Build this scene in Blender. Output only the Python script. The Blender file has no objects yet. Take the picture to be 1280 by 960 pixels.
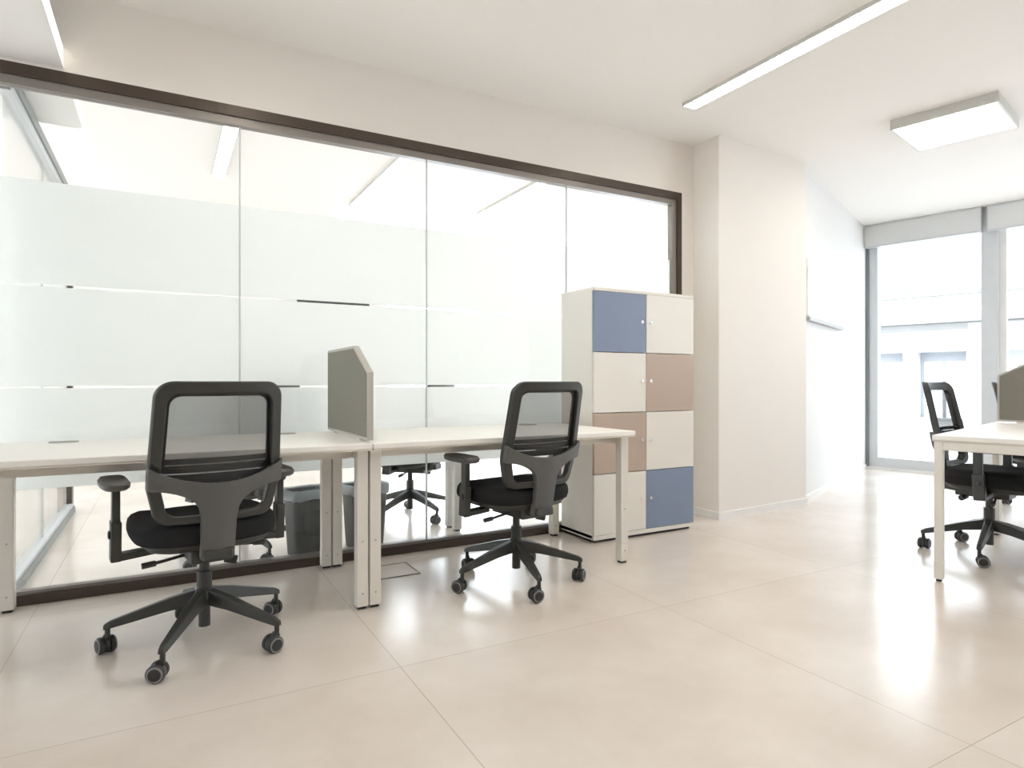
import bpy, bmesh, math, random
from mathutils import Vector, Matrix
random.seed(7)
S = bpy.context.scene
COL = S.collection
PI = math.pi

# ------------------------------------------------------------------ materials
def new_mat(name):
    m = bpy.data.materials.new(name); m.use_nodes = True
    nt = m.node_tree
    for n in list(nt.nodes): nt.nodes.remove(n)
    out = nt.nodes.new('ShaderNodeOutputMaterial')
    return m, nt, out

def pbr(name, col, rough=0.5, metal=0.0, spec=0.5, var=0.04, scale=30.0, bump=0.0, bscale=200.0):
    m, nt, out = new_mat(name)
    b = nt.nodes.new('ShaderNodeBsdfPrincipled')
    b.inputs['Roughness'].default_value = rough
    b.inputs['Metallic'].default_value = metal
    b.inputs['Specular IOR Level'].default_value = spec
    tc = nt.nodes.new('ShaderNodeTexCoord')
    nz = nt.nodes.new('ShaderNodeTexNoise'); nz.inputs['Scale'].default_value = scale
    nz.inputs['Detail'].default_value = 3
    nt.links.new(tc.outputs['Object'], nz.inputs['Vector'])
    mx = nt.nodes.new('ShaderNodeMix'); mx.data_type = 'RGBA'
    c0 = [max(0, c*(1-var)) for c in col]; c1 = [min(1, c*(1+var)) for c in col]
    mx.inputs['A'].default_value = (*c0, 1); mx.inputs['B'].default_value = (*c1, 1)
    nt.links.new(nz.outputs['Fac'], mx.inputs['Factor'])
    nt.links.new(mx.outputs['Result'], b.inputs['Base Color'])
    if bump > 0:
        n2 = nt.nodes.new('ShaderNodeTexNoise'); n2.inputs['Scale'].default_value = bscale
        nt.links.new(tc.outputs['Object'], n2.inputs['Vector'])
        bp = nt.nodes.new('ShaderNodeBump'); bp.inputs['Strength'].default_value = bump
        bp.inputs['Distance'].default_value = 0.002
        nt.links.new(n2.outputs['Fac'], bp.inputs['Height'])
        nt.links.new(bp.outputs['Normal'], b.inputs['Normal'])
    nt.links.new(b.outputs['BSDF'], out.inputs['Surface'])
    return m

def emit(name, col, strength):
    m, nt, out = new_mat(name)
    e = nt.nodes.new('ShaderNodeEmission')
    e.inputs['Color'].default_value = (*col, 1); e.inputs['Strength'].default_value = strength
    nt.links.new(e.outputs['Emission'], out.inputs['Surface'])
    return m

def glass_mat(name, tint=(0.985, 0.993, 0.99)):
    m, nt, out = new_mat(name)
    t = nt.nodes.new('ShaderNodeBsdfTransparent'); t.inputs['Color'].default_value = (*tint, 1)
    g = nt.nodes.new('ShaderNodeBsdfGlossy'); g.inputs['Roughness'].default_value = 0.01
    fr = nt.nodes.new('ShaderNodeFresnel'); fr.inputs['IOR'].default_value = 1.45
    ge = nt.nodes.new('ShaderNodeNewGeometry')       # same air-to-glass reflectance on both faces of the sheet
    ma = nt.nodes.new('ShaderNodeMath'); ma.operation = 'MULTIPLY_ADD'
    ma.inputs[1].default_value = 1/1.45-1.45; ma.inputs[2].default_value = 1.45
    nt.links.new(ge.outputs['Backfacing'], ma.inputs[0]); nt.links.new(ma.outputs[0], fr.inputs['IOR'])
    mx = nt.nodes.new('ShaderNodeMixShader')
    nt.links.new(fr.outputs['Fac'], mx.inputs['Fac'])
    nt.links.new(t.outputs['BSDF'], mx.inputs[1]); nt.links.new(g.outputs['BSDF'], mx.inputs[2])
    nt.links.new(mx.outputs['Shader'], out.inputs['Surface'])
    return m

def film_mat(name, dcol, tcol, fac):
    m, nt, out = new_mat(name)
    d = nt.nodes.new('ShaderNodeBsdfDiffuse'); d.inputs['Color'].default_value = (*dcol, 1)
    t = nt.nodes.new('ShaderNodeBsdfTranslucent'); t.inputs['Color'].default_value = (*tcol, 1)
    mx = nt.nodes.new('ShaderNodeMixShader'); mx.inputs['Fac'].default_value = fac
    nt.links.new(d.outputs['BSDF'], mx.inputs[1]); nt.links.new(t.outputs['BSDF'], mx.inputs[2])
    nt.links.new(mx.outputs['Shader'], out.inputs['Surface'])
    return m

def mesh_fabric(name, col, opacity):
    m, nt, out = new_mat(name)
    d = nt.nodes.new('ShaderNodeBsdfDiffuse'); d.inputs['Color'].default_value = (*col, 1)
    t = nt.nodes.new('ShaderNodeBsdfTransparent')
    tc = nt.nodes.new('ShaderNodeTexCoord')
    w = nt.nodes.new('ShaderNodeTexWave'); w.bands_direction = 'Z'
    w.inputs['Scale'].default_value = 110; w.inputs['Distortion'].default_value = 2.0
    nt.links.new(tc.outputs['Object'], w.inputs['Vector'])
    mr = nt.nodes.new('ShaderNodeMapRange')
    mr.inputs['To Min'].default_value = opacity-0.05; mr.inputs['To Max'].default_value = opacity+0.05
    nt.links.new(w.outputs['Fac'], mr.inputs['Value'])
    mx = nt.nodes.new('ShaderNodeMixShader')
    nt.links.new(mr.outputs['Result'], mx.inputs['Fac'])
    nt.links.new(t.outputs['BSDF'], mx.inputs[1]); nt.links.new(d.outputs['BSDF'], mx.inputs[2])
    nt.links.new(mx.outputs['Shader'], out.inputs['Surface'])
    return m

def floor_mat():
    m, nt, out = new_mat('stone_tile')
    b = nt.nodes.new('ShaderNodeBsdfPrincipled')
    tc = nt.nodes.new('ShaderNodeTexCoord')
    sep = nt.nodes.new('ShaderNodeSeparateXYZ')
    nt.links.new(tc.outputs['Object'], sep.inputs['Vector'])
    def math_node(op, a, bb=None):
        n = nt.nodes.new('ShaderNodeMath'); n.operation = op
        for i, v in enumerate((a, bb)):
            if v is None: continue
            if isinstance(v, (int, float)): n.inputs[i].default_value = v
            else: nt.links.new(v, n.inputs[i])
        return n.outputs[0]
    P = 1.22
    ids, dist = [], []
    for ax, off in (('X', 0.727), ('Y', 2.12)):
        q = math_node('DIVIDE', math_node('SUBTRACT', sep.outputs[ax], off), P)
        fl = math_node('FLOOR', q)
        fr = math_node('SUBTRACT', q, fl)
        ids.append(fl)
        dist.append(math_node('MINIMUM', fr, math_node('SUBTRACT', 1.0, fr)))
    dmin = math_node('MINIMUM', dist[0], dist[1])
    grout = math_node('LESS_THAN', dmin, 0.0013)
    cmb = nt.nodes.new('ShaderNodeCombineXYZ')
    nt.links.new(ids[0], cmb.inputs['X']); nt.links.new(ids[1], cmb.inputs['Y'])
    wn = nt.nodes.new('ShaderNodeTexWhiteNoise'); wn.noise_dimensions = '3D'
    nt.links.new(cmb.outputs['Vector'], wn.inputs['Vector'])
    nz = nt.nodes.new('ShaderNodeTexNoise'); nz.inputs['Scale'].default_value = 1.6
    nz.inputs['Detail'].default_value = 5; nz.inputs['Roughness'].default_value = 0.6
    nt.links.new(tc.outputs['Object'], nz.inputs['Vector'])
    n3 = nt.nodes.new('ShaderNodeTexNoise'); n3.inputs['Scale'].default_value = 0.55; n3.inputs['Detail'].default_value = 4
    nt.links.new(tc.outputs['Object'], n3.inputs['Vector'])
    mr = nt.nodes.new('ShaderNodeMapRange'); mr.inputs['From Min'].default_value = 0.36; mr.inputs['From Max'].default_value = 0.66
    nt.links.new(math_node('ADD', math_node('MULTIPLY', nz.outputs['Fac'], 0.6), math_node('MULTIPLY', n3.outputs['Fac'], 0.4)), mr.inputs['Value'])
    f = math_node('ADD', math_node('MULTIPLY', mr.outputs['Result'], 0.8), math_node('MULTIPLY', wn.outputs['Value'], 0.2))
    mx = nt.nodes.new('ShaderNodeMix'); mx.data_type = 'RGBA'
    mx.inputs['A'].default_value = (*FLOOR_A, 1); mx.inputs['B'].default_value = (*FLOOR_B, 1)
    nt.links.new(f, mx.inputs['Factor'])
    m2 = nt.nodes.new('ShaderNodeMix'); m2.data_type = 'RGBA'
    m2.inputs['B'].default_value = (0.50, 0.435, 0.38, 1)
    nt.links.new(grout, m2.inputs['Factor']); nt.links.new(mx.outputs['Result'], m2.inputs['A'])
    nt.links.new(m2.outputs['Result'], b.inputs['Base Color'])
    b.inputs['Roughness'].default_value = 0.20
    b.inputs['Specular IOR Level'].default_value = 0.5
    nt.links.new(b.outputs['BSDF'], out.inputs['Surface'])
    return m

FLOOR_A = (0.62, 0.545, 0.475); FLOOR_B = (0.79, 0.735, 0.68)
M = dict(
    floor=floor_mat(),
    wall=pbr('wall_paint', (0.85, 0.805, 0.755), 0.75, var=0.01, scale=2, bump=0.05),
    right_wall=pbr('side_paint', (0.78, 0.775, 0.765), 0.75, var=0.01, scale=2, bump=0.05),
    white_wall=pbr('white_paint', (0.865, 0.855, 0.84), 0.75, var=0.01, scale=2, bump=0.05),
    ceiling=pbr('ceiling_paint', (0.90, 0.875, 0.85), 0.85, var=0.008, scale=2),
    brown=pbr('brown_anodised', (0.075, 0.055, 0.042), 0.35, 0.3, var=0.06, scale=8),
    brownpale=pbr('bronze_bead', (0.26, 0.235, 0.215), 0.35, 0.3, var=0.05, scale=8),  # paler brown of the inner bead
    greyframe=pbr('grey_aluminium', (0.60, 0.62, 0.635), 0.4, 0.3, var=0.04, scale=8),
    sideframe=pbr('side_frame_grey', (0.25, 0.27, 0.27), 0.4, 0.3, var=0.04, scale=8),
    glass=glass_mat('clear_glass'),
    winglass=glass_mat('window_glass', (0.99, 0.995, 0.995)),
    film=film_mat('frosted_film', (0.90, 0.91, 0.90), (0.975, 0.985, 0.98), 0.62),
    seal=pbr('joint_seal', (0.62, 0.65, 0.64), 0.4),
    desk=pbr('desk_laminate', (0.93, 0.905, 0.86), 0.35, var=0.015, scale=12),
    deskshade=pbr('desk_edge_shade', (0.70, 0.64, 0.56), 0.4, var=0.03, scale=12),
    deskleg=pbr('desk_leg_paint', (0.80, 0.765, 0.70), 0.4, var=0.015, scale=12),
    foot=pbr('rubber_black', (0.02, 0.02, 0.02), 0.6),
    panel=pbr('grey_felt', (0.235, 0.225, 0.19), 0.9, var=0.08, scale=60, bump=0.3, bscale=500),
    paneledge=pbr('panel_edging', (0.50, 0.475, 0.43), 0.6),
    cab=pbr('cabinet_white', (0.82, 0.79, 0.735), 0.4, var=0.01, scale=6),
    blue=pbr('door_blue', (0.22, 0.27, 0.385), 0.38, var=0.02, scale=6),
    tan=pbr('door_tan', (0.50, 0.395, 0.32), 0.4, var=0.02, scale=6),
    chrome=pbr('lock_metal', (0.75, 0.75, 0.74), 0.25, 1.0),
    plastic=pbr('dark_plastic', (0.038, 0.038, 0.034), 0.42, var=0.08, scale=40),
    greyplastic=pbr('grey_plastic', (0.105, 0.105, 0.10), 0.45, var=0.06, scale=40),
    fabric=pbr('black_fabric', (0.018, 0.0185, 0.019), 0.9, spec=0.2, var=0.2, scale=200, bump=0.3, bscale=600),
    wheel=pbr('castor_black', (0.03, 0.03, 0.03), 0.45),
    rim=pbr('castor_rim', (0.22, 0.22, 0.22), 0.4),
    mesh=mesh_fabric('back_mesh', (0.105, 0.103, 0.10), 0.64),
    lumbar=mesh_fabric('lumbar_mesh', (0.035, 0.035, 0.035), 0.90),
    lampbody=pbr('lamp_housing', (0.62, 0.61, 0.58), 0.4, 0.2),
    lampwhite=pbr('lamp_louvre', (0.86, 0.85, 0.83), 0.4),
    lampback=emit('lamp_diffuser_back', (1.0, 0.98, 0.95), 10.0),
    lamp=emit('lamp_diffuser', (1.0, 0.94, 0.85), 17.0),
    lampsq=emit('lamp_square_diffuser', (1.0, 0.96, 0.90), 6.0),
    strip=emit('edge_glow', (1.0, 0.96, 0.87), 0.9),
    blind=pbr('blind_fabric', (0.72, 0.73, 0.725), 0.7, var=0.02, scale=40),
    blindbox=pbr('blind_box', (0.66, 0.67, 0.67), 0.5),
    facade=pbr('facade_render', (0.50, 0.50, 0.49), 0.9, var=0.03, scale=1.5),
    facadegrey=pbr('facade_stone', (0.24, 0.24, 0.235), 0.9, var=0.08, scale=3),
    shutter=pbr('facade_window_head', (0.24, 0.25, 0.265), 0.7),
    facadeglass=pbr('facade_curtain', (0.36, 0.38, 0.385), 0.5, var=0.06, scale=4),
    pave=pbr('pavement', (0.40, 0.40, 0.39), 0.9, var=0.05, scale=1),
    board=pbr('board_reflection', (0.90, 0.90, 0.89), 0.22, var=0.005),
    boardframe=pbr('board_line', (0.42, 0.42, 0.42), 0.4),
    binbody=pbr('bin_grey', (0.085, 0.09, 0.09), 0.5),
    binpanel=pbr('bin_panel', (0.045, 0.048, 0.05), 0.5),
    liner=pbr('bin_liner', (0.36, 0.41, 0.44), 0.35, var=0.15, scale=50),
    hatch=pbr('hatch_frame', (0.16, 0.145, 0.13), 0.5),
    hatchlid=pbr('hatch_lid', (0.56, 0.49, 0.42), 0.45, var=0.05, scale=5),
    grommet=pbr('grommet_grey', (0.40, 0.40, 0.38), 0.5),
    screen=pbr('screen_black', (0.012, 0.012, 0.014), 0.3),
)

# ------------------------------------------------------------------ mesh helpers
class MB:
    def __init__(s): s.bm = bmesh.new()
    def face(s, vs, mi=0):
        try:
            f = s.bm.faces.new(vs); f.material_index = mi; return f
        except ValueError: return None
    def hexa(s, p, mi=0):
        v = [s.bm.verts.new(q) for q in p]
        for idx in ((0,3,2,1),(4,5,6,7),(0,1,5,4),(1,2,6,5),(2,3,7,6),(3,0,4,7)):
            s.face([v[i] for i in idx], mi)
        return s
    def box(s, x0, x1, y0, y1, z0, z1, mi=0):
        return s.hexa([(x0,y0,z0),(x1,y0,z0),(x1,y1,z0),(x0,y1,z0),(x0,y0,z1),(x1,y0,z1),(x1,y1,z1),(x0,y1,z1)], mi)
    def obox(s, o, a, b, a0, a1, b0, b1, z0, z1, mi=0):
        "box in a rotated plan frame: origin o, axes a, b (2D)"
        def P(i, j, z): return (o[0]+a[0]*i+b[0]*j, o[1]+a[1]*i+b[1]*j, z)
        return s.hexa([P(a0,b0,z0),P(a1,b0,z0),P(a1,b1,z0),P(a0,b1,z0),P(a0,b0,z1),P(a1,b0,z1),P(a1,b1,z1),P(a0,b1,z1)], mi)
    def bar(s, p0, p1, w0, h0, w1=None, h1=None, up=(0,0,1), mi=0):
        p0, p1, up = Vector(p0), Vector(p1), Vector(up)
        w1 = w0 if w1 is None else w1; h1 = h0 if h1 is None else h1
        d = (p1-p0).normalized(); sd = d.cross(up).normalized(); u = sd.cross(d)
        def ring(p, w, h): return [p-sd*w/2-u*h/2, p+sd*w/2-u*h/2, p+sd*w/2+u*h/2, p-sd*w/2+u*h/2]
        return s.hexa(ring(p0,w0,h0)+ring(p1,w1,h1), mi)
    def tube(s, p0, p1, r0, r1=None, n=20, mi=0):
        p0, p1 = Vector(p0), Vector(p1); r1 = r0 if r1 is None else r1
        d = (p1-p0).normalized()
        a = d.orthogonal().normalized(); b = d.cross(a)
        A = [s.bm.verts.new(p0+(a*math.cos(2*PI*i/n)+b*math.sin(2*PI*i/n))*r0) for i in range(n)]
        B = [s.bm.verts.new(p1+(a*math.cos(2*PI*i/n)+b*math.sin(2*PI*i/n))*r1) for i in range(n)]
        for i in range(n): s.face([A[i],A[(i+1)%n],B[(i+1)%n],B[i]], mi)
        s.face(A[::-1], mi); s.face(B, mi); return s
    def lathe(s, prof, n=24, mi=0, c=(0,0,0), axis=None):
        "prof: list of (r, t); turned about axis through c"
        ax = Vector(axis or (0,0,1)).normalized(); a = ax.orthogonal().normalized(); b = ax.cross(a); c = Vector(c)
        R = [[s.bm.verts.new(c+ax*t+(a*math.cos(2*PI*i/n)+b*math.sin(2*PI*i/n))*r) for i in range(n)] for r, t in prof]
        for k in range(len(R)-1):
            for i in range(n): s.face([R[k][i],R[k][(i+1)%n],R[k+1][(i+1)%n],R[k+1][i]], mi)
        s.face(R[0][::-1], mi); s.face(R[-1], mi); return s
    def rings(s, loops, mi=0):
        "closed solid from a list of equal-length loops of points"
        R = [[s.bm.verts.new(p) for p in L] for L in loops]; n = len(R[0])
        for k in range(len(R)-1):
            for i in range(n): s.face([R[k][i],R[k][(i+1)%n],R[k+1][(i+1)%n],R[k+1][i]], mi)
        s.face(R[0][::-1], mi); s.face(R[-1], mi); return s
    def prism(s, poly, f0, f1, mi=0):
        "poly of 2-tuples mapped by f0 / f1 to the two end faces"
        A = [s.bm.verts.new(f0(*p)) for p in poly]; B = [s.bm.verts.new(f1(*p)) for p in poly]; n = len(poly)
        s.face(A[::-1], mi); s.face(B, mi)
        for i in range(n): s.face([A[i],A[(i+1)%n],B[(i+1)%n],B[i]], mi)
        return s
    def build(s, name, mats, parent=None, bevel=0.0, smooth=False, loc=None):
        bmesh.ops.recalc_face_normals(s.bm, faces=s.bm.faces[:])
        me = bpy.data.meshes.new(name); s.bm.to_mesh(me); s.bm.free()
        for m in (mats if isinstance(mats, (list, tuple)) else [mats]): me.materials.append(m)
        if smooth:
            for p in me.polygons: p.use_smooth = True
            try: me.set_sharp_from_angle(angle=math.radians(38))
            except Exception: pass
        o = bpy.data.objects.new(name, me); COL.objects.link(o)
        if parent is not None: o.parent = parent
        if loc: o.location = loc
        if bevel > 0:
            bv = o.modifiers.new('bevel', 'BEVEL'); bv.width = bevel; bv.segments = 2; bv.limit_method = 'ANGLE'
            bv.angle_limit = math.radians(40)
        return o

def tag(o, label=None, cat=None, group=None, kind=None):
    if label: o['label'] = label
    if cat: o['category'] = cat
    if group: o['group'] = group
    if kind: o['kind'] = kind
    return o
def empty(name, loc=(0,0,0), rz=0.0):
    o = bpy.data.objects.new(name, None); COL.objects.link(o)
    o.location = loc; o.rotation_euler = (0,0,rz); o.empty_display_size = 0.1
    return o
def struct(o): o['kind'] = 'structure'; return o
def copy_tree(o, parent=None):
    c = o.copy(); COL.objects.link(c)
    if parent is not None: c.parent = parent
    for ch in [x for x in KIDS.get(o.name, [])]:
        copy_tree(ch, c)
    return c
KIDS = {}
def index_kids():
    KIDS.clear()
    for o in bpy.data.objects:
        if o.parent: KIDS.setdefault(o.parent.name, []).append(o)

def superellipse(hx, hy, cx, cy, z, n=40, e=4.0):
    pts = []
    for i in range(n):
        t = 2*PI*i/n; c, s_ = math.cos(t), math.sin(t)
        pts.append((cx+hx*math.copysign(abs(c)**(2/e), c), cy+hy*math.copysign(abs(s_)**(2/e), s_), z))
    return pts

# ------------------------------------------------------------------ plan
CEIL = 2.80
FY = 3.515                       # front of the glazed partition
GY = 3.545                       # its glass
A = Vector((7.15, 4.40)); W = Vector((0.242, -0.970)).normalized(); N = Vector((0.970, 0.242)).normalized()
RW = Vector((4.60, 3.365)); RB = (A-RW).normalized(); RN = Vector((-RB.y, RB.x))   # right wall: start, direction, outward normal
XL, XR, YF, YB = -5.0, 10.5, -3.6, 7.8

# ------------------------------------------------------------------ room shell
struct(MB().box(XL-0.3, XR, YF-0.3, YB+0.3, -0.12, 0).build('floor', M['floor']))
# ceiling slab outline follows the slanted window wall so that daylight falls outside it
E0 = A + W*9.0
poly = [(XL-0.3, YF-0.3), (E0.x, YF-0.3)] + [(E0.x+N.x*0.3, E0.y+N.y*0.3), (A.x+N.x*0.3, A.y+N.y*0.3), (A.x+N.x*0.3, YB+0.3), (XL-0.3, YB+0.3)]
poly = [(XL-0.3, YF-0.3), (A.x+W.x*8.25+N.x*0.25, YF-0.3), (A.x+N.x*0.25, A.y+N.y*0.25), (A.x+N.x*0.25, A.y+0.5), (4.9, YB+0.3), (XL-0.3, YB+0.3)]
struct(MB().prism(poly, lambda x, y: (x, y, CEIL), lambda x, y: (x, y, CEIL+0.2)).build('ceiling', M['ceiling']))
# floor slab: replaced by the same outline
bpy.data.objects.remove(bpy.data.objects['floor'])
struct(MB().prism(poly, lambda x, y: (x, y, -0.2), lambda x, y: (x, y, 0.0)).build('floor', M['floor']))

# header wall above the glass and narrow strip beside the pillar
m = MB().box(XL, 3.53, FY, FY+0.10, 2.425, CEIL).box(3.41, 3.53, FY, FY+0.10, 0, 2.425)
m.box(XL, -1.30, FY, FY+0.10, 0, 2.425)
struct(m.build('wall_partition', M['wall']))
# pillar between the partition and the right wall
pil = [(3.53, 3.265), (4.60, 3.33), (4.60, 3.80), (3.53, 3.80)]
struct(MB().prism(pil, lambda x, y: (x, y, 0), lambda x, y: (x, y, CEIL)).build('wall_pillar', M['wall']))
bs = [(3.518, 3.253), (4.606, 3.319), (4.606, 3.345), (3.545, 3.28), (3.545, 3.51), (3.518, 3.51)]
struct(MB().prism(bs, lambda x, y: (x, y, 0), lambda x, y: (x, y, 0.055)).build('baseboard_pillar', M['white_wall']))
# right wall running back to the window corner
L = (A-RW).length
struct(MB().obox(RW, RB, RN, 0.0, L+0.05, 0.0, 0.22, 0, CEIL).build('wall_right', M['right_wall']))
struct(MB().obox(RW, RB, RN, 0.0, L-0.02, -0.012, 0.004, 0, 0.055).build('baseboard_right', M['white_wall']))

# rear and left walls: unseen, with openings placed to let daylight in
def window_wall(tagname, o, a, b, length, openings, thick=0.2, zb=0.1, zt=2.6):
    m = MB(); pos = 0.0
    for p0, p1 in openings:
        m.obox(o, a, b, pos, p0, 0, thick, 0, CEIL)
        m.obox(o, a, b, p0, p1, 0, thick, 0, zb).obox(o, a, b, p0, p1, 0, thick, zt, CEIL)
        pos = p1
    m.obox(o, a, b, pos, length, 0, thick, 0, CEIL)
    return struct(m.build(tagname, M['white_wall']))
def portal(c, sx, sy, rot):
    l = bpy.data.lights.new('window_portal', 'AREA'); l.shape = 'RECTANGLE'; l.size = sx; l.size_y = sy
    l.cycles.is_portal = True
    o = bpy.data.objects.new('window_portal', l); COL.objects.link(o); o.location = c; o.rotation_euler = rot
wx = A.x+W.x*8.25
window_wall('wall_rear', (XL, YF), (1,0), (0,-1), wx-XL, [])
window_wall('wall_left', (XL, YB), (0,-1), (-1,0), YB-YF, [(0.5, 3.9), (4.8, 6.4)])
window_wall('wall_back_right', (4.62, 3.8), (0,1), (1,0), YB-3.8, [(0.7, 2.7)], 0.2, 0.1, 2.6)
window_wall('wall_back', (XL, YB), (1,0), (0,1), 4.82-XL, [(1.0, 2.4), (7.5, 9.4)])  # openings added out of view to brighten the room behind
for a0, a1 in ((1.0,2.4),(7.5,9.4)): portal((XL+(a0+a1)/2, YB+0.1, 1.35), a1-a0, 2.5, (-PI/2,0,0))
for a0, a1 in ((0.5,3.9),(4.8,6.4)): portal((XL-0.1, YB-(a0+a1)/2, 1.35), 2.5, a1-a0, (0,-PI/2,0))
portal((4.72, 3.8+1.70, 1.35), 2.5, 2.0, (0,PI/2,0))
pc = A+W*4.05+N*0.12
po = math.atan2(-N.y, -N.x)
portal((pc.x, pc.y, 1.3), 8.0, 2.6, (PI/2, 0, po+PI/2))

# suspended ceiling strip over the left end (both sides of the partition header)
struct(MB().box(-2.2, -0.41, 0.2, FY-0.002, 2.437, 2.54).build('trim_1', M['white_wall']))
struct(MB().box(-2.2, -0.41, FY+0.102, 4.30, 2.437, 2.54).build('trim_2', M['white_wall']))

for y0, y1, lab in ((0.2, FY-0.004, 'bright edge of the suspended ceiling panel, glow added, before the glass'), (FY+0.104, 4.30, 'bright edge of the suspended ceiling panel, glow added, behind the glass')):
    ls = empty('panel_edge_glow', (-0.41, y0, 2.437)); tag(ls, lab, 'bright edge', 'bright edges of the suspended ceiling panel')
    MB().box(0.0, 0.006, 0, y1-y0, 0.004, 0.10).build('glow_face', M['strip'], ls)  # emission stands in for light falling on the panel edge
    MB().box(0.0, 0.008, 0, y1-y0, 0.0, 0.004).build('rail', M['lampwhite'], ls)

# ------------------------------------------------------------------ glazed partition
def glazed(name, o, a, b, joints, l0, l1, top=2.425, mats=None, endpost=True, wd=1.0):
    """frame in plan: origin o, run a, depth b. joints: list of run positions"""
    fm = mats
    m = MB()
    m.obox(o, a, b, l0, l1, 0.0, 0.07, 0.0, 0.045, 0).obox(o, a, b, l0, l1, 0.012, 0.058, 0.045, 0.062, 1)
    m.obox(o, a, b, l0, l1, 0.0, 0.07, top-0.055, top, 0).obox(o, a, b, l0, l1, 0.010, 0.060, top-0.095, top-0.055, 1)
    if endpost:
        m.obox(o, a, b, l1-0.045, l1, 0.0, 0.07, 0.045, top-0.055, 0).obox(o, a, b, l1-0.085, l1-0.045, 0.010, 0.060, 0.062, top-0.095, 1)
    if endpost: m.obox(o, a, b, l0, l0+0.05, 0.0, 0.07, 0.045, top-0.055, 0)
    fr = struct(m.build(name, fm))
    return fr
PART = glazed('wall_glass', (0, FY), (1,0), (0,1), None, -1.30, 3.41, mats=[M['brown'], M['brownpale']])
J = [-1.25, -0.66, 0.345, 1.378, 2.385, 3.325]
BANDS = [(0.515, 0.973), (0.984, 1.438), (1.450, 1.920)]
for i in range(5):
    x0, x1 = J[i]+0.004, J[i+1]-0.004
    p = MB().box(x0, x1, GY-0.005, GY+0.005, 0.062, 2.33).build('glass_pane', M['glass'], PART)
    for z0, z1 in BANDS:
        MB().box(x0, x1, GY+0.0055, GY+0.0075, z0, z1).build('frosted_band', M['film'], p)
for x in J[1:5]:
    MB().box(x-0.0035, x+0.0035, GY-0.006, GY+0.006, 0.062, 2.33).build('joint_seal', M['seal'], PART)
# side partition of the room behind
SIDE = glazed('wall_glass_side', (-0.600, 0), (0,1), (-1,0), None, FY+0.09, 5.899, mats=[M['sideframe'], M['greyframe']], endpost=False)
MB().box(-0.715, -0.622, 5.90, 6.00, 0.0, 2.42).build('end_post', M['brown'], SIDE)
p = MB().box(-0.650, -0.640, FY+0.15, 5.895, 0.062, 2.33).build('glass_pane', M['glass'], SIDE)
for z0, z1 in BANDS:
    MB().box(-0.653, -0.651, FY+0.15, 5.895, z0, z1).build('frosted_band', M['film'], p)
MB().box(-0.652, -0.638, 4.70, 4.707, 0.062, 2.33).build('joint_seal', M['seal'], SIDE)

# ------------------------------------------------------------------ window at the right
m = MB()
WL = 8.1
m.obox(A, W, N, 0.0, 0.035, -0.02, 0.10, 0.0, CEIL, 1)             # dark reveal line
m.obox(A, W, N, 0.035, 0.125, 0.0, 0.10, 0.0, CEIL, 0)
for k in (1.10, 2.35, 3.60, 4.85, 6.10, 7.35):
    m.obox(A, W, N, k, k+0.14, -0.03, 0.10, 0.0, CEIL, 0)
    m.obox(A, W, N, k+0.14, k+0.20, 0.03, 0.09, 0.10, CEIL, 2)
m.obox(A, W, N, 0.125, WL, 0.0, 0.10, 0.03, 0.14, 0).obox(A, W, N, 0.0, WL, -0.03, 0.10, 0.0, 0.03, 2)
m.obox(A, W, N, 0.125, WL, 0.0, 0.10, 2.66, CEIL, 0)
win = struct(m.build('window_1', [M['greyframe'], M['sideframe'], M['white_wall']]))
for k0, k1 in ((0.125,1.10),(1.30,2.35),(2.55,3.60),(3.80,4.85),(5.05,6.10),(6.30,7.35)):
    MB().obox(A, W, N, k0, k1, 0.055, 0.063, 0.14, 2.66).build('window_pane', M['winglass'], win)
struct(MB().obox(A, W, N, WL, 8.4, 0.0, 0.2, 0, CEIL).build('wall_window_side', M['white_wall']))
# roller blinds, rolled up
for i, (k0, k1) in enumerate(((0.02, 1.115), (1.165, 2.40))):
    r = empty('roller_blind', (A.x+W.x*k0, A.y+W.y*k0, 2.54))
    inv = Matrix.Translation(-r.location)
    lab = ['rolled up white roller blind over the window pane next to the wall corner',
           'rolled up white roller blind right of the thick grey window mullion'][i]
    tag(r, lab, 'window blind', 'roller blinds along the window head')
    def part(mb, name, mat, **k):
        o = mb.build(name, mat, r, **k); o.matrix_parent_inverse = inv; return o
    part(MB().obox(A, W, N, k0+0.012, k1-0.012, -0.115, -0.045, 2.555, 2.775), 'blind_cloth', M['blind'])
    part(MB().obox(A, W, N, k0+0.012, k1-0.012, -0.118, -0.042, 2.54, 2.556), 'bottom_bar', M['greyframe'], bevel=0.003)
    part(MB().obox(A, W, N, k0+0.012, k1-0.012, -0.122, -0.035, 2.775, 2.796), 'head_rail', M['greyframe'])
    for kk in (k0, k1-0.012):
        part(MB().obox(A, W, N, kk, kk+0.012, -0.122, -0.035, 2.545, 2.798), 'end_cap', M['blindbox'])

# ------------------------------------------------------------------ outside
FO = A + N*9.0
struct(MB().obox(FO, W, N, -9, 12, -8.0, 12, -4.3, -4.0).build('ground', M['pave']))
bld = empty('apartment_building', (FO.x, FO.y, -4.0))
tag(bld, 'overexposed white building with cornice and tall windows across the street', 'building')
inv = Matrix.Translation(-Vector(bld.location))
def bpart(mb, name, mat, par=None):
    o = mb.build(name, mat, par or bld)
    if par is None: o.matrix_parent_inverse = inv
    return o
wm = MB()
opens = [(-3.45,-2.05), (-1.74,-0.80), (-0.40,0.60), (1.0,2.2), (2.6,3.8), (4.2,5.4)]
pos = -9
for k0, k1 in opens:
    wm.obox(FO, W, N, pos, k0, 0, 0.4, -4, 3.0); wm.obox(FO, W, N, k0, k1, 0, 0.4, -4, 0.18).obox(FO, W, N, k0, k1, 0, 0.4, 1.70, 3.0); pos = k1
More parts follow.
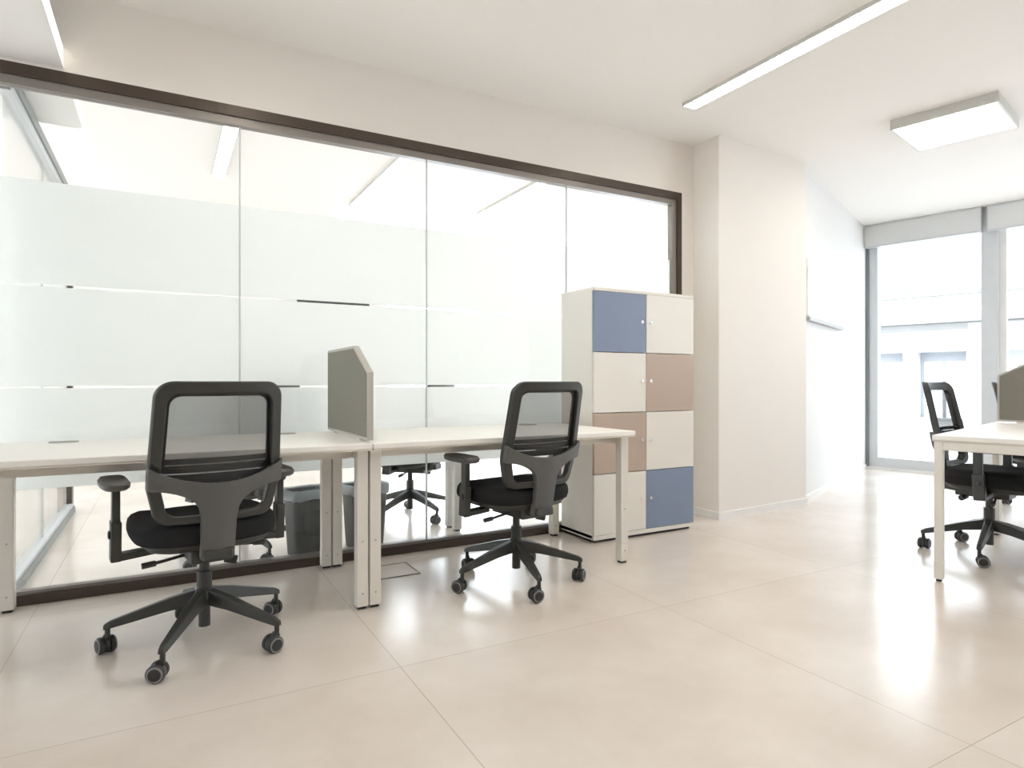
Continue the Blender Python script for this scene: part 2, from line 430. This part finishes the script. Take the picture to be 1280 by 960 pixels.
wm.obox(FO, W, N, pos, 12, 0, 0.4, -4, 3.0)
bpart(wm, 'facade_wall', M['facade'])
bpart(MB().obox(FO, W, N, -9, 12, -0.12, 0.5, 2.98, 3.06), 'parapet', M['facadegrey'])
bpart(MB().obox(FO, W, N, -9, 12, -0.30, 0.0, 2.36, 2.44), 'cornice', M['facade'])
bpart(MB().obox(FO, W, N, -9, 12, -0.06, 0.0, 2.20, 2.34), 'cornice_shade', M['facadegrey'])  # grey band painted for the shadow below the cornice
bpart(MB().obox(FO, W, N, -9, 12, -0.10, 0.0, 1.70, 1.76), 'lintel_band', M['facadegrey'])
bpart(MB().obox(FO, W, N, -9, 12, -0.14, 0.0, 0.11, 0.17), 'sill_band', M['facadegrey'])
for k0, k1 in opens:
    fr = bpart(MB().obox(FO, W, N, k0, k1, 0.22, 0.28, 1.48, 1.70).obox(FO, W, N, k0, k0+0.07, 0.22, 0.3, 0.18, 1.48).obox(FO, W, N, k1-0.07, k1, 0.22, 0.3, 0.18, 1.48).obox(FO, W, N, (k0+k1)/2-0.03, (k0+k1)/2+0.03, 0.22, 0.3, 0.18, 1.48), 'window', M['shutter'])
    pn = bpart(MB().obox(FO, W, N, k0+0.07, k1-0.07, 0.30, 0.32, 0.18, 1.48), 'pane', M['facadeglass'], fr)
    pn.matrix_parent_inverse = inv
bpart(MB().obox(FO, W, N, -3.2, -1.75, 2.0, 4.0, 2.9, 3.62), 'rooftop_hut', M['facadegrey'])

# ------------------------------------------------------------------ wall panel on the right, reflected window painted white
bo = RW + RB*0.12
wb = empty('wall_panel', (bo.x, bo.y, 1.5)); tag(wb, 'glossy panel on the right wall beside the pillar, window reflection painted white', 'board')
inv = Matrix.Translation(-Vector(wb.location))
for nm, mb, mt in (('panel', MB().obox(RW, RB, RN, 0.06, 1.36, -0.030, -0.001, 1.56, 2.03), M['board']),
                   ('lower_line', MB().obox(RW, RB, RN, 0.06, 1.36, -0.045, -0.001, 1.515, 1.545), M['boardframe']),
                   ('lower_strip', MB().obox(RW, RB, RN, 0.06, 1.36, -0.036, -0.001, 1.545, 1.56), M['blindbox']),
                   ('upper_strip', MB().obox(RW, RB, RN, 0.06, 1.20, -0.033, -0.0295, 1.93, 1.945), M['blindbox'])):  # grey bands stand in for lines of the reflected facade
    o = mb.build(nm, mt, wb); o.matrix_parent_inverse = inv

# ------------------------------------------------------------------ lamps
def linear_lamp(x, y0, y1, label, cells, glow='lamp'):
    r = empty('linear_ceiling_lamp', (x, y0, CEIL)); tag(r, label, 'ceiling lamp', 'long louvred ceiling lamps')
    Lg = y1-y0; w = 0.055; z0 = -0.026
    m = MB().box(-w, -w+0.006, 0, Lg, z0, -0.001).box(w-0.006, w, 0, Lg, z0, -0.001).box(-w, w, 0, 0.006, z0, -0.001).box(-w, w, Lg-0.006, Lg, z0, -0.001)
    m.build('housing', M['lampbody'], r)
    MB().box(-w+0.006, w-0.006, 0.006, Lg-0.006, -0.006, -0.002).build('tube_panel', M[glow], r)
    m = MB()
    for i in range(1, cells):
        y = Lg*i/cells
        m.box(-w+0.006, w-0.006, y-0.0025, y+0.0025, z0+0.002, -0.007)
    m.box(-0.002, 0.002, 0.006, Lg-0.006, z0+0.002, -0.007)
    m.build('louvre', M['lampwhite'], r)
    return r
linear_lamp(2.97, 1.06, 3.00, 'long thin louvred ceiling lamp in front of the glass partition', 40)
linear_lamp(0.41, 1.06, 3.00, 'added unseen long louvred fill lamp over the left desk, above the picture', 40)  # unseen lamp added for fill light
linear_lamp(1.68, 0.36, 2.30, 'added unseen long louvred fill lamp over the middle of the floor, above the picture', 40)  # second lamp added out of view to brighten the room
linear_lamp(0.41, 4.04, 5.98, 'long ceiling lamp behind the glass, leftmost of the three there', 16, 'lampback')
linear_lamp(1.68, 4.04, 6.32, 'long ceiling lamp behind the glass, middle of the three there', 16, 'lampback')
linear_lamp(2.95, 4.04, 5.98, 'long ceiling lamp behind the glass, rightmost of the three, by the pillar', 16, 'lampback')
sq = empty('square_ceiling_lamp', (4.73, 2.29, CEIL), math.radians(12.5)); tag(sq, 'square flat glowing ceiling lamp near the window', 'ceiling lamp')
h = 0.30
m = MB().box(-h, -h+0.012, -h, h, -0.065, -0.001).box(h-0.012, h, -h, h, -0.065, -0.001).box(-h+0.012, h-0.012, -h, -h+0.012, -0.065, -0.001).box(-h+0.012, h-0.012, h-0.012, h, -0.065, -0.001)
m.build('frame', M['lampbody'], sq)
MB().box(-h+0.012, h-0.012, -h+0.012, h-0.012, -0.062, -0.05).build('glow_face', M['lampsq'], sq)

# ------------------------------------------------------------------ office chair
def back_y(x, z): return -0.205 - 0.20*(z-0.50) + 0.055*(x/0.24)**2
def rr_contour(hwf, zb, zt, rb, rt, n=10):
    "rounded-rectangle contour; hwf(z) half width; counterclockwise from bottom right"
    pts = []
    for i in range(n+1):
        t = -PI/2+PI/2*i/n; z = zb+rb+rb*math.sin(t); pts.append((hwf(zb+rb)-rb+rb*math.cos(t), z))
    for i in range(1, n):
        z = zb+rb+(zt-rt-zb-rb)*i/n; pts.append((hwf(z), z))
    for i in range(n+1):
        t = PI/2*i/n; z = zt-rt+rt*math.sin(t); pts.append((hwf(zt-rt)-rt+rt*math.cos(t), z))
    left = [(-x, z) for x, z in reversed(pts)]
    def fill(a, b, k=12): return [(a[0]+(b[0]-a[0])*i/k, a[1]+(b[1]-a[1])*i/k) for i in range(1, k)]
    return pts + fill(pts[-1], left[0]) + left + fill(left[-1], pts[0])
def ring_plate(mb, outer, inner, yf, t0, t1):
    n = len(outer)
    V = []
    for c, t in ((outer, t0), (outer, t1), (inner, t1), (inner, t0)):
        V.append([mb.bm.verts.new((x, yf(x, z)+t, z)) for x, z in c])
    for q in range(4):
        a, b = V[q], V[(q+1) % 4]
        for i in range(n): mb.face([a[i], a[(i+1)%n], b[(i+1)%n], b[i]])
    return mb
def hw_out(z):
    if z < 0.64: return 0.192+0.032*min(1, max(0, (z-0.50)/0.14))
    return 0.224-0.016*((z-0.64)/0.37)
def hw_in(z): return hw_out(z)-0.040

def make_chair():
    r = empty('office_chair')
    # five-star base
    hub = MB().lathe([(0.026,0.145),(0.040,0.15),(0.042,0.185),(0.034,0.205),(0.026,0.215)], 24).tube((0,0,0.062),(0,0,0.15),0.021)
    hub.build('base_hub', M['plastic'], r, smooth=True)
    for i in range(5):
        t = math.radians(BASE_PHASE+72*i); d = Vector((math.cos(t), math.sin(t), 0))
        m = MB()
        prof = [(0.022,0.178,0.050,0.058),(0.12,0.160,0.044,0.046),(0.24,0.128,0.036,0.034),(0.315,0.108,0.030,0.026),(0.335,0.100,0.024,0.018)]
        sd = Vector((-d.y, d.x, 0)); loops = []
        for rr, z, w, hh in prof:
            c = d*rr+Vector((0,0,z))
            loops.append([c-sd*w/2-Vector((0,0,hh/2)), c+sd*w/2-Vector((0,0,hh/2)), c+sd*w*0.36+Vector((0,0,hh/2)), c-sd*w*0.36+Vector((0,0,hh/2))])
        m.rings(loops); m.build('base_leg', M['plastic'], r, bevel=0.004)
        # twin-wheel castor
        sw = math.radians(SWIVEL[i]); ax = Vector((math.cos(sw), math.sin(sw), 0)); tr = Vector((-ax.y, ax.x, 0))
        piv = d*0.322; cen = piv+tr*0.016+Vector((0,0,0.031))
        cs = MB().tube(piv+Vector((0,0,0.058)), piv+Vector((0,0,0.098)), 0.009, n=14)
        cs.lathe([(0.0285,-0.007),(0.0285,0.007)], 20, c=cen, axis=ax)
        cs.bar(cen+Vector((0,0,0.014)), piv+Vector((0,0,0.066)), 0.018, 0.024)
        co = cs.build('castor', M['plastic'], r, smooth=True)
        for sgn in (-1, 1):
            w = MB()
            w.lathe([(0.022,0.0),(0.030,0.002),(0.031,0.014),(0.027,0.019)], 24, c=cen+ax*sgn*0.009, axis=ax*sgn)
            w.lathe([(0.0265,0.0),(0.0255,0.0022)], 24, mi=1, c=cen+ax*sgn*0.028, axis=ax*sgn)
            w.lathe([(0.021,0.0),(0.019,0.0016)], 24, mi=0, c=cen+ax*sgn*0.0302, axis=ax*sgn)
            w.build('wheel', [M['wheel'], M['rim']], co, smooth=True)
    MB().tube((0,0,0.205),(0,0,0.275),0.027).tube((0,0,0.275),(0,0,0.345),0.018).build('gas_column', M['plastic'], r, smooth=True)
    # mechanism and levers
    m = MB().box(-0.075, 0.075, -0.15, 0.11, 0.338, 0.392)
    m.bar((0,-0.10,0.372),(0,-0.235,0.385), 0.10, 0.04)
    mech = m.build('tilt_mechanism', M['plastic'], r, bevel=0.008)
    MB().tube((0.07,0.05,0.350),(0.20,0.07,0.335),0.006).tube((0.20,0.07,0.335),(0.245,0.075,0.330),0.010).build('height_lever', M['plastic'], r, smooth=True)
    MB().tube((-0.07,-0.02,0.350),(-0.17,-0.03,0.338),0.006).tube((-0.17,-0.03,0.338),(-0.215,-0.03,0.334),0.011).build('tilt_lever', M['plastic'], r, smooth=True)
    MB().tube((0.05,-0.10,0.335),(0.09,-0.115,0.325),0.016).build('tension_knob', M['plastic'], r, smooth=True)
    # seat
    MB().rings([superellipse(0.185,0.19,0,0.035,0.388), superellipse(0.205,0.205,0,0.035,0.394), superellipse(0.222,0.222,0,0.035,0.412), superellipse(0.222,0.222,0,0.035,0.420)]).build('seat_pan', M['plastic'], r, smooth=True)
    lp = []
    for s_, z in ((0.90,0.415),(0.975,0.424),(1.0,0.445),(1.0,0.462),(0.985,0.482),(0.94,0.496),(0.86,0.504),(0.5,0.507),(0.1,0.507)):
        L_ = []
        for x, y, zz in superellipse(0.248*s_,0.242*s_,0,0.035,z,44,3.6):
            zz -= 0.035*max(0,(y-0.12)/0.16)**2*(1 if z > 0.44 else 0.5)
            zz -= 0.012*math.exp(-((x/0.13)**2+((y+0.02)/0.13)**2))*(1 if z > 0.5 else 0)
            L_.append((x, y, zz))
        lp.append(L_)
    MB().rings(lp).build('seat_cushion', M['fabric'], r, smooth=True)
    # back
    outer = rr_contour(hw_out, 0.500, 1.004, 0.055, 0.060); inner = rr_contour(hw_in, 0.528, 0.962, 0.045, 0.040)
    ring_plate(MB(), outer, inner, back_y, -0.013, 0.022).build('back_frame', M['plastic'], r, bevel=0.006, smooth=True)
    # upholstered inner lip of the frame
    in2 = rr_contour(lambda z: hw_in(z)-0.010, 0.70, 0.952, 0.02, 0.036); in1 = rr_contour(lambda z: hw_in(z)+0.006, 0.685, 0.970, 0.02, 0.042)
    ring_plate(MB(), in1, in2, back_y, 0.012, 0.026).build('mesh_border', M['wheel'], r)
    # mesh
    m = MB(); nx, nz = 24, 18
    V = []
    for j in range(nz+1):
        z = 0.640+(0.961-0.640)*j/nz; hw = hw_in(z)+0.004
        V.append([m.bm.verts.new((hw*(2*i/nx-1), back_y(hw*(2*i/nx-1), z)+0.014, z)) for i in range(nx+1)])
    for j in range(nz):
        for i in range(nx): m.face([V[j][i],V[j][i+1],V[j+1][i+1],V[j+1][i]])
    m.build('back_mesh', M['mesh'], r, smooth=True)
    # lumbar rest
    m = MB(); cols = 21
    for (za, zb_, t0, t1) in ((0.650,0.676,0.020,0.032),(0.682,0.708,0.020,0.032),(0.714,0.732,0.020,0.030)):
        loops = []
        for i in range(cols):
            x = -0.175+0.35*i/(cols-1)
            loops.append([(x, back_y(x, z)+t, z) for z, t in ((za,t0),(za,t1),(zb_,t1),(zb_,t0))])
        m.rings(loops)
    m.build('lumbar_rest', M['lumbar'], r, smooth=True)
    # T-shaped yoke and stem
    colsx = [(0.0,0.645,0.362),(0.03,0.646,0.362),(0.050,0.648,0.364),(0.0565,0.649,0.376),(0.0585,0.649,0.51),(0.061,0.650,0.535),(0.066,0.651,0.556),(0.077,0.653,0.577),(0.092,0.656,0.591),(0.110,0.660,0.602),(0.138,0.668,0.614),(0.166,0.679,0.622),(0.190,0.690,0.626),(0.210,0.702,0.626),(0.223,0.712,0.632)]
    full = [(-x,a,b) for x,a,b in reversed(colsx[1:])]+colsx
    loops = []
    for x, zt, zb_ in full:
        pinch = 0.012*max(0, 1-abs(x)/0.07)
        loops.append([(x, back_y(x, zb_)-0.034-pinch, zb_), (x, back_y(x, zb_)-0.008, zb_), (x, back_y(x, zt)-0.008, zt), (x, back_y(x, zt)-0.034-pinch*0.5, zt)])
    MB().rings(loops).build('back_stem', M['greyplastic'], r, bevel=0.004, smooth=True)
    # arms
    for sgn in (-1, 1):
        a = MB()
        a.bar((sgn*0.16,0.03,0.376),(sgn*0.290,0.03,0.366),0.055,0.024,up=(0,0,1))
        a.bar((sgn*0.290,0.03,0.355),(sgn*0.290,0.02,0.500),0.034,0.056,up=(0,1,0))
        a.bar((sgn*0.290,0.02,0.49),(sgn*0.290,0.02,0.622),0.026,0.044,up=(0,1,0))
        a.bar((sgn*0.306,0.022,0.452),(sgn*0.314,0.022,0.452),0.022,0.028)
        ao = a.build('armrest', M['plastic'], r, bevel=0.005)
        MB().rings([superellipse(0.036,0.105,sgn*0.292,0.055,0.616,32,3.5), superellipse(0.046,0.122,sgn*0.292,0.055,0.624,32,3.5),
                    superellipse(0.047,0.125,sgn*0.292,0.055,0.638,32,3.5), superellipse(0.040,0.117,sgn*0.292,0.055,0.648,32,3.5)]).build('arm_pad', M['greyplastic'], ao, smooth=True)
    return r

BASE_PHASE = 27.0-11.0
SWIVEL = [30, 150, 10, 60, 100]
SPIN = [3, 20, -10, 4, 25, 12]
proto = make_chair()
index_kids()
chairs = [
    ((0.137, 2.70), 9.0, 'grey mesh back office chair at the left desk, seen from behind', 'office chairs with mesh backs'),
    ((1.56, 2.77), 7.5, 'grey mesh back office chair between the felt divider and the coloured locker cabinet', 'office chairs with mesh backs'),
    ((4.18, 1.84), 190.0, 'grey mesh back office chair at the right desk, left of its felt divider', 'office chairs with mesh backs'),
    ((5.93, 2.25), 193.0, 'grey mesh back office chair mostly hidden behind the right desk divider', 'office chairs with mesh backs'),
    ((0.38, 3.95), 36.0, 'office chair in the room behind the glass, seen under the left desk', 'office chairs with mesh backs'),
    ((1.60, 4.45), 42.0, 'office chair behind the glass, seen between the white legs and right chair', 'office chairs with mesh backs'),
]
for i, ((x, y), deg, lab, grp) in enumerate(chairs):
    o = proto if i == 0 else copy_tree(proto)
    o.location = (x, y, 0); o.rotation_euler = (0, 0, math.radians(deg)); tag(o, lab, 'office chair', grp)
    for ch in bpy.data.objects:
        if ch.parent == o and ch.name.split('.')[0] in ('base_leg', 'castor'):   # the star base swivels freely under the seat
            ch.rotation_euler = (0, 0, math.radians(SPIN[i]))

# ------------------------------------------------------------------ desks
DZ = 0.735
def make_desk(loc, rz, length, depth, label, grp, grom, ins=(0.06, 0.012), lw=0.05):
    "local: x along the length, y from front (0) to rear (depth)"
    r = empty('office_desk', (loc[0], loc[1], 0), rz); tag(r, label, 'desk', grp)
    MB().box(0, length, 0, depth, DZ-0.025, DZ, 0).build('desktop', [M['desk'], M['deskshade']], r, bevel=0.004)
    MB().box(0.001, length-0.001, 0.001, depth-0.001, DZ-0.031, DZ-0.0252).build('edge_shadow_board', M['deskshade'], r)  # darker board standing in for shade under the tabletop edge
    for xx in (0.002, length-lw-0.002):
        m = MB().box(xx, xx+lw, ins[0]+lw, depth-ins[1]-lw, DZ-0.075, DZ-0.032)
        m.build('leg_rail', M['deskleg'], r, bevel=0.003)
        for yy in (ins[0], depth-ins[1]-lw):
            lo = MB().box(xx, xx+lw, yy, yy+lw, 0.012, DZ-0.032).box(xx-0.0008, xx+lw+0.0008, yy-0.0008, yy+lw+0.0008, 0.012, 0.105).build('leg', M['deskleg'], r, bevel=0.003)
            MB().box(xx+0.008, xx+lw-0.008, yy+0.008, yy+lw-0.008, 0.0, 0.0118).build('foot', M['foot'], lo)
            MB().tube((xx+lw/2, yy-0.0003, 0.30), (xx+lw/2, yy-0.003, 0.30), 0.004, n=10).tube((xx+lw/2, yy-0.0003, 0.07), (xx+lw/2, yy-0.003, 0.07), 0.004, n=10).build('screw', M['grommet'], lo)
    MB().box(lw+0.003, length-lw-0.003, 0.14, 0.18, DZ-0.075, DZ-0.032).box(lw+0.003, length-lw-0.003, depth-0.20, depth-0.16, DZ-0.075, DZ-0.032).build('cross_rail', M['deskleg'], r)
    for gx in grom:
        MB().rings([superellipse(0.055,0.035,gx,depth-0.10,DZ+0.0005,24,4), superellipse(0.055,0.035,gx,depth-0.10,DZ+0.004,24,4)]).build('cable_grommet', M['grommet'], r)
    return r
make_desk((-0.622, 2.675), 0, 1.414, 0.82, 'long white desk under the glass partition, left of the felt divider', 'white desks along the glass', (0.235, 1.165))
make_desk((0.796, 2.675), 0, 1.460, 0.82, 'white desk between the felt divider and the coloured locker cabinet', 'white desks along the glass', (1.20,))
C = Vector((3.39, 1.745)); ang = math.radians(14.0)
# the right-hand desks: front edge runs along U (away), depth to the right
U = Vector((math.cos(ang), math.sin(ang)))
def desk_right(d0, label):
    p = C+U*(d0+1.44)
    # local x runs back towards the viewer, local y (depth) to the right
    return make_desk((p.x, p.y), ang+PI, 1.44, 0.79, label, 'white desks by the window', (), (0.008, 0.012), 0.038)
desk_right(0.0, 'white desk at the right edge, nearest end towards the viewer')
desk_right(1.446, 'white desk behind the felt divider on the right, next to the window')

# felt dividers standing on the joint of two desks
def make_divider(loc, rz, label):
    r = empty('desk_divider', (loc[0], loc[1], DZ), rz); tag(r, label, 'desk divider', 'grey felt desk dividers')
    H_, Ld = 0.437, 0.765
    out = [(0, 0.010), (0, 0.310), (0.235, H_), (Ld, H_), (Ld, 0.010)]
    inn = [(0.012, 0.022), (0.012, 0.304), (0.238, H_-0.012), (Ld-0.012, H_-0.012), (Ld-0.012, 0.022)]
    MB().prism(inn, lambda y, z: (-0.016, y, z), lambda y, z: (0.016, y, z)).build('felt_panel', M['panel'], r, bevel=0.003)
    m = MB(); n = len(out)
    a = [[m.bm.verts.new((x, y, z)) for y, z in c] for c, x in ((out,-0.013),(out,0.013),(inn,0.013),(inn,-0.013))]
    for q in range(4):
        for i in range(n): m.face([a[q][i], a[q][(i+1)%n], a[(q+1)%4][(i+1)%n], a[(q+1)%4][i]])
    m.build('edge_trim', M['paneledge'], r)
    for yy in (0.10, 0.62):
        MB().box(-0.022, 0.022, yy, yy+0.05, 0.0005, 0.010).build('clamp', M['deskleg'], r)
    return r
make_divider((0.794, 2.715), 0, 'grey felt desk divider between the two desks by the glass partition')
pd = C+U*1.443
make_divider((pd.x+math.sin(ang)*0.03, pd.y-math.cos(ang)*0.03), ang+PI, 'grey felt desk divider on the right desks at the picture edge')

# ------------------------------------------------------------------ locker cabinet
CX0, CX1, CY0, CY1 = 2.325, 3.165, 3.150, 3.510
cb = empty('locker_cabinet', ((CX0+CX1)/2, (CY0+CY1)/2, 0)); tag(cb, 'white locker cabinet with a checker of blue, tan and cream doors', 'cabinet')
inv = Matrix.Translation(-Vector(cb.location))
def cpart(mb, name, mat, par=None, **k):
    o = mb.build(name, mat, par or cb, **k)
    o.matrix_parent_inverse = inv if par is None else Matrix()
    return o
y1 = CY0+0.020
m = MB().box(CX0, CX0+0.018, y1, CY1, 0.028, 1.572).box(CX1-0.018, CX1, y1, CY1, 0.028, 1.572)
m.box(CX0, CX1, CY0, CY1, 1.572, 1.592).box(CX0, CX1, CY0+0.001, CY1, 0.020, 0.046).box(CX0+0.018, CX1-0.018, CY1-0.01, CY1, 0.046, 1.572)
m.box((CX0+CX1)/2-0.009, (CX0+CX1)/2+0.009, y1, CY1-0.01, 0.046, 1.572)
cpart(m, 'carcass', M['cab'])
cpart(MB().box(CX0+0.015, CX1-0.015, CY0+0.03, CY1-0.01, 0.0, 0.0198), 'plinth', M['foot'])
zs = [0.046, 0.427, 0.809, 1.190, 1.572]
cm = (CX0+CX1)/2
colr = [('cream','blue'),('tan','cream'),('cream','tan'),('blue','cream')]
for row in range(4):
    for c in range(2):
        nm = colr[row][c]; mat = {'cream': M['cab'], 'blue': M['blue'], 'tan': M['tan']}[nm]
        x0, x1 = ((CX0+0.002, cm-0.0018), (cm+0.0018, CX1-0.002))[c]
        d = cpart(MB().box(x0, x1, CY0, CY0+0.0185, zs[row]+0.002, zs[row+1]-0.002), 'locker_door', mat, bevel=0.0015)
        d['label'] = '%s locker door' % nm
        kx = x1-0.035 if c == 0 else x0+0.035; kz = (zs[row]+zs[row+1])/2+0.01
        k = MB().tube((kx, CY0-0.0003, kz), (kx, CY0-0.006, kz), 0.011, n=18).box(kx-0.0025, kx+0.0025, CY0-0.009, CY0-0.006, kz-0.008, kz+0.008).build('lock', M['chrome'], d)
        k.matrix_parent_inverse = Matrix()

# ------------------------------------------------------------------ bins behind the glass, floor hatch, back room desk
def make_bin(x, y, label):
    r = empty('waste_bin', (x, y, 0), math.radians(12)); tag(r, label, 'waste bin', 'waste bins behind the glass')
    n = 36
    MB().rings([superellipse(0.095,0.075,0,0,0.0,n,6), superellipse(0.098,0.078,0,0,0.004,n,6), superellipse(0.118,0.098,0,0,0.355,n,6), superellipse(0.124,0.104,0,0,0.358,n,6), superellipse(0.124,0.104,0,0,0.372,n,6),
                superellipse(0.112,0.092,0,0,0.372,n,6), superellipse(0.105,0.085,0,0,0.29,n,6)]).build('bin_body', M['binbody'], r, smooth=True)
    lp = []
    for s_, z in ((1.02,0.325),(1.04,0.332),(1.05,0.352),(1.05,0.376),(1.0,0.384),(0.92,0.378),(0.88,0.33)):
        lp.append([(px*(1+0.012*math.sin(9*i+z*60)), py*(1+0.012*math.sin(9*i+z*60)), pz+0.006*math.sin(i*1.7)*(1 if z < 0.33 else 0.3)) for i, (px, py, pz) in enumerate(superellipse(0.122*s_,0.102*s_,0,0,z,n,6))])
    MB().rings(lp).build('bin_liner', M['liner'], r, smooth=True)
    MB().hexa([(-0.055,-0.0925,0.12),(0.045,-0.0925,0.12),(0.045,-0.086,0.12),(-0.055,-0.086,0.12),(-0.058,-0.0995,0.265),(0.048,-0.0995,0.265),(0.048,-0.093,0.265),(-0.058,-0.093,0.265)]).build('label_holder', M['binpanel'], r)
    return r
make_bin(0.735, 3.80, 'grey waste bin with blue liner behind the glass, left of the white desk legs')
make_bin(1.080, 3.82, 'grey waste bin behind the glass, right of the bin with the visible dark panel')

hr = empty('floor_hatch', (1.06, 3.22, 0)); tag(hr, 'square floor socket hatch with dark rim beside the front desk leg', 'floor hatch')
m = MB(); q, t = 0.115, 0.008
m.box(-q, q, -q, -q+t, 0, 0.0035).box(-q, q, q-t, q, 0, 0.0035).box(-q, -q+t, -q+t, q-t, 0, 0.0035).box(q-t, q, -q+t, q-t, 0, 0.0035)
m.build('rim', M['hatch'], hr)
MB().box(-q+t, q-t, -q+t, q-t, 0.0, 0.0025).build('lid', M['hatchlid'], hr)

nt_ = make_desk((1.70, 3.80), 0, 1.40, 0.24, 'narrow white table behind the glass, its leg seen left of the right chair', 'white desks behind the glass', ())
for ch in bpy.data.objects:
    if ch.parent == nt_ and ch.name.split('.')[0] in ('leg', 'leg_rail', 'cross_rail'):
        ch.data.materials[0] = M['lampbody']
wsx = tag(MB().box(1.385, 2.25, YB-0.06, YB-0.005, 1.85, 2.30).build('wall_screen', M['screen'], bevel=0.005), 'dark flat screen on the far wall behind the frosted glass', 'screen')

# ------------------------------------------------------------------ world, camera, view
w = bpy.data.worlds.new('sky'); S.world = w; w.use_nodes = True
bg = w.node_tree.nodes['Background']; bg.inputs['Color'].default_value = (0.85, 0.925, 1.0, 1); bg.inputs['Strength'].default_value = 3.7

cam = bpy.data.cameras.new('camera'); co = bpy.data.objects.new('camera', cam); COL.objects.link(co)
cam.sensor_fit = 'HORIZONTAL'; cam.sensor_width = 36; cam.lens = 785.0/1280*36
cam.shift_y = -2.0/1280
co.location = (0, 0, 1.0); co.rotation_euler = (PI/2, 0, -math.radians(29.0))
S.camera = co
vs = S.view_settings
vs.view_transform = 'Standard'; vs.look = 'None'; vs.gamma = 1; vs.use_curve_mapping = False
vs.exposure = 0.85
S.cycles.max_bounces = 12; S.cycles.diffuse_bounces = 6; S.cycles.transparent_max_bounces = 24
S.cycles.use_denoising = True
S.cycles.sample_clamp_indirect = 8
